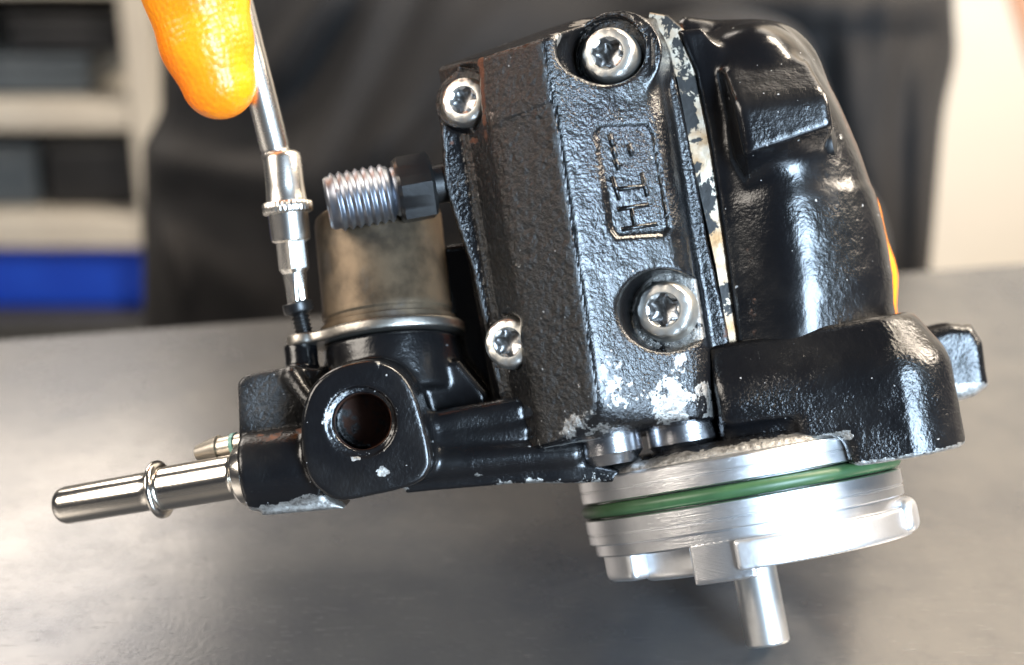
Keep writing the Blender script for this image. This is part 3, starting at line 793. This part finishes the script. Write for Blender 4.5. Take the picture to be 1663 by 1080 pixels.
r_ = np.sqrt(np.maximum((gl.X - lp[0]) ** 2 + (gl.Y - lp[1]) ** 2 + (gl.Z - lp[2]) ** 2 - tl ** 2 - q_ ** 2 + (q_ - hh_ * lL) ** 2, 0)) - (34 + 66 * hh_)
D = smax(smin(d_, r_, 20).astype(np.float32), (np.abs(t_ - 10) - 10).astype(np.float32), 5)
V, F = nets(gl, D); add_mesh('valve_plate', V, F, M_PLATE, pump)
fr = frame(SA, sdir, (0, 0, 1))
V, F = lathe([(0.5, 12), (15, 12), (24, 8), (26, 4), (26, -8), (24, -10), (16, -10), (13, -4), (0.5, -4)][::-1], 48)
scr = local_obj('retaining_screw', V, F, fr, M_BLKOX, pump, label='black screw backed out under the driver bit')
def thread_profile(r, z0, z1, pitch, depth):
    p = [(0.5, z0)]; z = z0; p.append((r - depth, z0))
    while z < z1 - pitch * .5:
        p += [(r - depth, z + pitch * .12), (r, z + pitch * .44), (r, z + pitch * .56), (r - depth, z + pitch * .88)]; z += pitch
    p += [(r - depth, z1), (0.5, z1)]
    return p
V, F = lathe(thread_profile(16, 8, 62, 7, 3), 40)
local_obj('screw_thread', V, F, fr, M_BLKOX, scr)

# --- threaded union with hex
h0 = M(720, 297, -132); h1 = M(531, 331, -105); axh = h1 - h0; Lh = np.linalg.norm(axh); fr = frame(h0, axh, (0, 0, 1))
p = [(0.5, 40), (43, 40), (43, 84), (40, 88), (43, 92)]
z = 92.0; pitch = (Lh - 100) / 7.3
while z < Lh - pitch:
    p += [(45.5, z + pitch * .06), (46, z + pitch * .2), (50.3, z + pitch * .5), (50.8, z + pitch * .58), (50.3, z + pitch * .66), (45.5, z + pitch * .96)]; z += pitch
p += [(46, Lh - 6), (42, Lh), (30, Lh), (22, Lh - 40), (0.5, Lh - 40)]
V, F = lathe(p, 72)
V = [(x, y, zz + (pitch * math.atan2(y, x) / (2 * math.pi) if 94 < zz < Lh - 8 and math.hypot(x, y) > 40 else 0)) for (x, y, zz) in V]
un = local_obj('threaded_union', V, F, fr, M_THREAD, pump, sharp=70, label='steel threaded union with rust in its last turns')
hexp = []
V, F = [], []
for k, (rr, z) in enumerate(((50, 18), (62, 24), (62, 76), (52, 82))):
    for i in range(48):
        th = 2 * math.pi * i / 48; a6 = (th % (math.pi / 3)) - math.pi / 6
        rx = min(rr, 54 / math.cos(a6)) if rr > 55 else rr
        V.append((rx * math.cos(th), rx * math.sin(th), z))
for k in range(3):
    for i in range(48): j = (i + 1) % 48; F.append([k * 48 + i, k * 48 + j, k * 48 + 48 + j, k * 48 + 48 + i])
F.append(list(range(48))[::-1]); F.append([144 + i for i in range(48)])
local_obj('hex_nut', V, F, fr, M_BLKOX, un, sharp=25)
V, F = lathe([(0.5, -30), (34, -30), (34, 22), (0.5, 22)], 48)
local_obj('union_neck', V, F, fr, M_BLKOX, un)

# ------------------------------------------------------------------ screwdriver
TA = M(484, 494, -170)                       # bit tip in the screw
TB = M(457, 246, -165)                       # top of the chuck
TC = M(388, 0, -150)
td = TB - TA; Lt = np.linalg.norm(td); fr = frame(TA, td, (0, 0, 1))
drv = thing('screwdriver', Wd(TA), 'steel screwdriver with a knurled quick release chuck driving the small black screw', 'screwdriver')
V, F = [], []
bit = [(12, -6, 1), (15, 10, 1), (19, 24, .6), (20, 40, 0), (20, 56, 0)]
V, F = lathe([(0.5, -8), (15, -8), (17, 4), (17.5, 22), (20, 40), (21, 56), (0.5, 56)], 72,
             mod=lambda r, z, th: r * (1 + (0.10 * math.cos(6 * th) if z < 30 and r > 1 else 0)))
b_o = local_obj('driver_bit', V, F, fr, M_TOOL, drv, sharp=50)
V, F = [], []
for (rr, z) in ((21, 54), (28, 62), (28, 132), (28, 150)):
    for i in range(48):
        th = 2 * math.pi * i / 48; a6 = (th % (math.pi / 3)) - math.pi / 6
        V.append((min(rr, 24.5 / math.cos(a6)) * math.cos(th), min(rr, 24.5 / math.cos(a6)) * math.sin(th), z))
for k in range(3):
    for i in range(48): j = (i + 1) % 48; F.append([k * 48 + i, k * 48 + j, k * 48 + 48 + j, k * 48 + 48 + i])
F.append(list(range(48))[::-1]); F.append([144 + i for i in range(48)])
local_obj('hex_shank', V, F, fr, M_TOOL, b_o, sharp=25)
V, F = lathe([(20, 108), (26, 108), (33, 112), (34, 118), (35, 172), (36, 176), (36, 181), (35, 184), (33.5, 206), (33, Lt - 12), (31, Lt - 5), (24, Lt), (0.5, Lt)], 72)
ch = local_obj('chuck_sleeve', V, F, fr, M_TOOL, drv, sharp=40)
V, F = lathe([(34, 158), (40, 159), (43, 162), (43, 176), (40, 179), (34, 180)], 132, mod=lambda r, z, th: r * (1 + (0.022 * math.cos(33 * th) if r > 37 else 0)))
local_obj('knurled_ring', V, F, fr, M_TOOL, ch, sharp=80)
sd = TC - M(450, 246, -165); Ls = np.linalg.norm(sd); fr2 = frame(M(449, 250, -165), sd, (0, 0, 1))
V, F = lathe([(0.5, -6), (26, -6), (26, 2), (24, 4), (24, 10), (25.5, 12), (25.5, 560), (0.5, 560)], 64)
local_obj('shaft', V, F, fr2, M_TOOL, drv, sharp=40)
V, F = lathe([(0.5, 520), (60, 520), (72, 530), (80, 560), (96, 640), (120, 760), (128, 960), (126, 1100), (110, 1180), (70, 1215), (0.5, 1220)], 64, mod=lambda r, z, th: r * (1 + (0.05 * math.cos(6 * th) if 600 < z < 1150 else 0)))
local_obj('handle', V, F, fr2, plain('tool_handle', (0.02, 0.02, 0.022), (0.03, 0.03, 0.03), 0.4, 50, 0.0001), drv)

# ------------------------------------------------------------------ person behind the bench
def glove_mat():
    m, nt, b = newmat('orange_nitrile'); L = nt.links.new; co = coord(nt)
    mp = N_(nt, 'ShaderNodeMapping'); L(co, mp.inputs[0]); mp.inputs['Rotation'].default_value = (R(15), R(20), R(35))
    v = N_(nt, 'ShaderNodeTexVoronoi', feature='SMOOTH_F1'); v.inputs['Scale'].default_value = 900; v.inputs['Randomness'].default_value = 0.55; v.inputs['Smoothness'].default_value = .4
    L(mp.outputs[0], v.inputs['Vector'])
    n1 = noise(nt, co, 90, 4)
    L(mix(nt, ramp(nt, n1, .35, .65), (0.93, 0.215, 0.003), (0.95, 0.29, 0.004)), b.inputs['Base Color'])
    b.inputs['Roughness'].default_value = 0.38
    b.inputs['Subsurface Weight'].default_value = 0.25; b.inputs['Subsurface Radius'].default_value = (0.003, 0.0012, 0.0003)
    nb = bump(nt, mathn(nt, 'MULTIPLY', v.outputs[0], -1.0), 0.00016); nb = bump(nt, noise(nt, co, 160, 4), 0.0006, .5, nb)
    L(nb, b.inputs['Normal'])
    return m
M_GLOVE = glove_mat()
def cloth_mat(name, c1, c2):
    m, nt, b = newmat(name); L = nt.links.new; co = coord(nt)
    n1 = noise(nt, co, 25, 5)
    L(mix(nt, ramp(nt, n1, .3, .7), c1, c2), b.inputs['Base Color'])
    b.inputs['Roughness'].default_value = 0.75; b.inputs['Sheen Weight'].default_value = 0.05; b.inputs['Specular IOR Level'].default_value = 0.25; b.inputs['Sheen Roughness'].default_value = .4
    wv = noise(nt, co, 1500, 2)
    L(bump(nt, wv, 0.0003), b.inputs['Normal'])
    return m
M_CLOTH = cloth_mat('dark_work_cloth', (0.0070, 0.0058, 0.0054), (0.0115, 0.0096, 0.0088))
WP = -3700.0                                    # front of the clothing
pc = Wpx(880, 300, WP - 900)
person = thing('person', Vector((pc.x, pc.y, -0.87)), 'person in dark work clothes and orange gloves standing behind the workbench', 'person')
# torso and legs: one draped garment with folds
def garment():
    nu, nv = 200, 150
    V = np.zeros((nv, nu, 3))
    y0, y1 = -2600, 1500
    for j in range(nv):
        py = y0 + (y1 - y0) * j / (nv - 1)
        left = 262 - 30 * (1 / (1 + math.exp(-(py - 208) / 7.0))) + (0 if py > -300 else -(py + 300) * -0.10)
        right = 1548 - 0.085 * max(0, py) + 12 * math.exp(-((py - 90) / 60.0) ** 2)
        if py < -900: left -= 60; right += 60
        cx = (left + right) / 2; hw = (right - left) / 2
        for i in range(nu):
            th = 2 * math.pi * i / nu
            cth, sth = math.cos(th), math.sin(th)
            ex = 0.62
            x = cx + hw * math.copysign(abs(cth) ** ex, cth); z = WP - 620 + 620 * math.copysign(abs(sth) ** ex, sth)
            V[j, i] = (x, py, z)
    X = V[..., 0]; Y = V[..., 1]; f = np.zeros_like(X)
    def ridge(x0, y0, x1, y1, w, h):
        dx, dy = x1 - x0, y1 - y0; L = math.hypot(dx, dy); t = ((X - x0) * dx + (Y - y0) * dy) / L / L; d = ((X - x0) * -dy + (Y - y0) * dx) / L
        return h * np.exp(-(d / w) ** 2) / (1 + np.exp(-(t + .05) * 14)) / (1 + np.exp((t - 1.05) * 14))
    for r in ((470, 330, 640, -40, 26, 70), (540, 330, 760, -60, 30, 60), (620, 260, 850, -30, 24, 50), (430, 140, 560, -40, 22, 60), (700, 330, 900, 40, 30, 40),
              (1440, 30, 1425, 460, 22, 45), (1500, 120, 1495, 460, 20, 50), (1380, 40, 1392, 300, 20, 35), (1100, 24, 1520, 16, 10, 50), (1090, 2, 1500, -6, 9, 40),
              (240, 262, 450, 285, 22, 60), (260, 380, 420, 480, 40, 35), (250, 340, 300, 520, 16, 30)):
        f += ridge(*r[:4], r[4] * 1.5, r[5] * 3.2)
    f -= ridge(240, 222, 450, 232, 16, 70)
    P3 = np.stack([X.ravel(), Y.ravel() * .7 + X.ravel() * .5, np.zeros(X.size)], 1)
    f += (vnoise(P3, 110, 5).reshape(X.shape) - .5) * 130 + (vnoise(P3, 34, 6).reshape(X.shape) - .5) * 16
    V[..., 2] += f
    out = np.array([M(*p) for p in V.reshape(-1, 3)])
    F = []
    for j in range(nv - 1):
        for i in range(nu):
            k = (i + 1) % nu; F.append([j * nu + i, j * nu + k, (j + 1) * nu + k, (j + 1) * nu + i])
    F.append(list(range(nu))); F.append([(nv - 1) * nu + i for i in range(nu)][::-1])
    return out, F
V, F = garment()
o = add_mesh('work_clothes', V, F, M_CLOTH, person); fix_normals(o.data)
# right hand on the screwdriver (left in the picture)
g = Grid((-720, 330, -420), (-200, 1560, 120), 5.0)
D = capsule(g, (355, 133, -112), (336, 70, -104), 64, 78)
D = smin(D, capsule(g, (336, 70, -104), (314, -30, -100), 78, 90), 12)
D = smin(D, capsule(g, (316, -30, -100), (306, -110, -96), 88, 90), 20)
D = smin(D, capsule(g, (306, -110, -96), (270, -360, -130), 90, 92), 20)
D = smin(D, capsule(g, (270, -360, -130), (250, -560, -230), 92, 100), 30)
for k, (y, tipx) in enumerate(((-430, 420), (-570, 410), (-700, 390))):
    r = 82 - 6 * k
    D2 = capsule(g, (150, y, -240), (200, y - 10, -40), r, r)
    D2 = smin(D2, capsule(g, (200, y - 10, -40), (330, y + 10, 20), r, r * .95), 12)
    D2 = smin(D2, capsule(g, (330, y + 10, 20), (tipx, y + 30, -60), r * .95, r * .8), 12)
    D = smin(D, D2, 14)
D = smin(D, capsule(g, (170, -520, -280), (200, -800, -300), 120, 130), 60)
D = smin(D, capsule(g, (230, -560, -330), (430, -330, -280), 95, 75), 40)
D = smin(D, capsule(g, (430, -330, -280), (455, -190, -200), 75, 60), 20)
V, F = relax(*nets(g, D), 4); add_mesh('glove', V, F, M_GLOVE, person, label='orange textured glove with the index finger along the screwdriver shaft')
g = Grid((-1700, 600, -4300), (-100, 2700, -150), 45.0)
D = smin(capsule(g, (200, -800, -300), (60, -900, -2000), 210, 330), capsule(g, (60, -900, -2000), (330, -1100, -4000), 330, 520), 120)
V, F = nets(g, D); add_mesh('sleeve', V, F, M_CLOTH, person)
# left hand steadies the pump from behind
g = Grid((300, -120, -760), (760, 380, -260), 8.0)
D = capsule(g, (1370, 352, -345), (1390, 450, -348), 68, 68)
D = smin(D, capsule(g, (1390, 450, -348), (1402, 560, -360), 68, 66), 30)
for k in range(3):
    D = smin(D, capsule(g, (1350 - 70 * k, 350 - 8 * k, -410), (1350 - 70 * k, 440, -440), 62, 70), 20)
D = smin(D, capsule(g, (1280, 430, -470), (1310, 500, -560), 130, 120), 50)
V, F = nets(g, D); add_mesh('glove', V, F, M_GLOVE, person, label='orange glove steadying the pump from behind')
g = Grid((200, -400, -4200), (1300, 1300, -560), 45.0)
D = smin(capsule(g, (1300, 480, -640), (1250, 420, -2000), 190, 330), capsule(g, (1250, 420, -2000), (1150, 150, -3900), 330, 480), 120)
V, F = nets(g, D); add_mesh('sleeve', V, F, M_CLOTH, person)

# ------------------------------------------------------------------ shelves at the left, far behind
M_SHELF = plain('grey_shelf', (0.66, 0.62, 0.55), (0.60, 0.56, 0.50), 0.5, 10, 0.0003)
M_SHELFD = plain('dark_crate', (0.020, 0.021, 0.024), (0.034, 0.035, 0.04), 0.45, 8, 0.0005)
M_SLATE = plain('blue_grey_case', (0.07, 0.09, 0.115), (0.10, 0.125, 0.15), 0.35, 8, 0.0005)
M_BLUE = plain('blue_plastic', (0.010, 0.075, 0.70), (0.014, 0.095, 0.78), 0.4, 12, 0.0003)
WS = D0 - 15000.0
YS = Wpx(100, 300, WS).y
def onplane(px, py):
    d = rel((px - 831.5, -(py - 540.0), 0)); t = (YS - CAM.y) / d.y
    return CAM + d * t
xl = onplane(-900, 300).x; xr = onplane(252, 100).x
sh = thing('shelf_unit', (xl / 2 + xr / 2, YS + 0.2, -0.87), 'pale grey open shelf unit at the far left behind the bench', 'shelf')
zs = []
for (ya, yb) in ((168, 212), (352, 402)):
    za, zb = onplane(100, ya).z, onplane(100, yb).z
    box('shelf', (xl + .03, YS - .003, zb), (xr - .032, YS + .4, za), M_SHELF, sh, 0.003); zs.append((za, zb))
zt = onplane(100, -8).z
box('shelf', (xl + .03, YS - .003, zt), (xr - .032, YS + .4, zt + .03), M_SHELF, sh, 0.003)
zlow = onplane(100, 518).z
box('shelf', (xl + .03, YS - .003, zlow - .035), (xr - .032, YS + .4, zlow), plain('dark_shelf', (.05, .05, .05), (.06, .06, .06), .5), sh, 0.003)
box('post', (xr - .03, YS - .006, -.87), (xr, YS + .024, zt + .25), M_SHELF, sh, 0.002)
box('post', (xl, YS - .006, -.87), (xl + .03, YS + .024, zt + .25), M_SHELF, sh, 0.002)
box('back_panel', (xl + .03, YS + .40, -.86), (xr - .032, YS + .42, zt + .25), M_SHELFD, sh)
def crate(px0, px1, ztop, zbot, depth, mat, name, label, cat):
    x0, x1 = onplane(px0, 300).x, onplane(px1, 300).x
    t = thing(name, ((x0 + x1) / 2, YS + depth / 2 + .03, zbot), label, cat)
    box('body', (x0, YS + .03, zbot + .001), (x1, YS + depth, ztop - .012), mat, t, 0.006)
    box('rim', (x0 - .004, YS + .026, ztop - .012), (x1 + .004, YS + depth + .004, ztop), mat, t, 0.004)
    return t
crate(-260, 216, onplane(100, 406).z, zlow, .34, M_BLUE, 'storage_bin', 'bright blue plastic storage bin on the lowest visible shelf', 'bin')
crate(60, 214, onplane(100, 232).z, zs[1][0], .3, M_SHELFD, 'storage_crate', 'black crate on the middle shelf above the blue bin', 'crate')
crate(-180, 44, onplane(100, 250).z, zs[1][0], .28, M_SLATE, 'tool_case', 'blue grey case left of the black crate on the middle shelf', 'case')
crate(-150, 150, onplane(100, 100).z, zs[0][0], .3, M_SLATE, 'tool_case', 'blue grey case on the top shelf', 'case')
crate(30, 205, onplane(100, 30).z, onplane(100, 98).z, .25, M_SHELFD, 'storage_crate', 'black crate lying on the case on the top shelf', 'crate')

# wooden board leaning at the right
wb = thing('wooden_board', Wpx(1700, 300, WP - 2600), 'brown wooden board leaning at the upper right by the cream wall', 'board')
V = []
for wv in (-6800, -7000):
    for (x, y) in ((1618, -60), (1900, -60), (1980, 700), (1860, 700)): V.append(M(x, y, wv))
F = [[0, 1, 2, 3], [7, 6, 5, 4], [0, 4, 5, 1], [1, 5, 6, 2], [2, 6, 7, 3], [3, 7, 4, 0]]
o = add_mesh('plank', V, F, plain('brown_wood', (0.22, 0.09, 0.035), (0.28, 0.12, 0.05), .5, 12, .0004), wb, False, bevel=20); fix_normals(o.data)
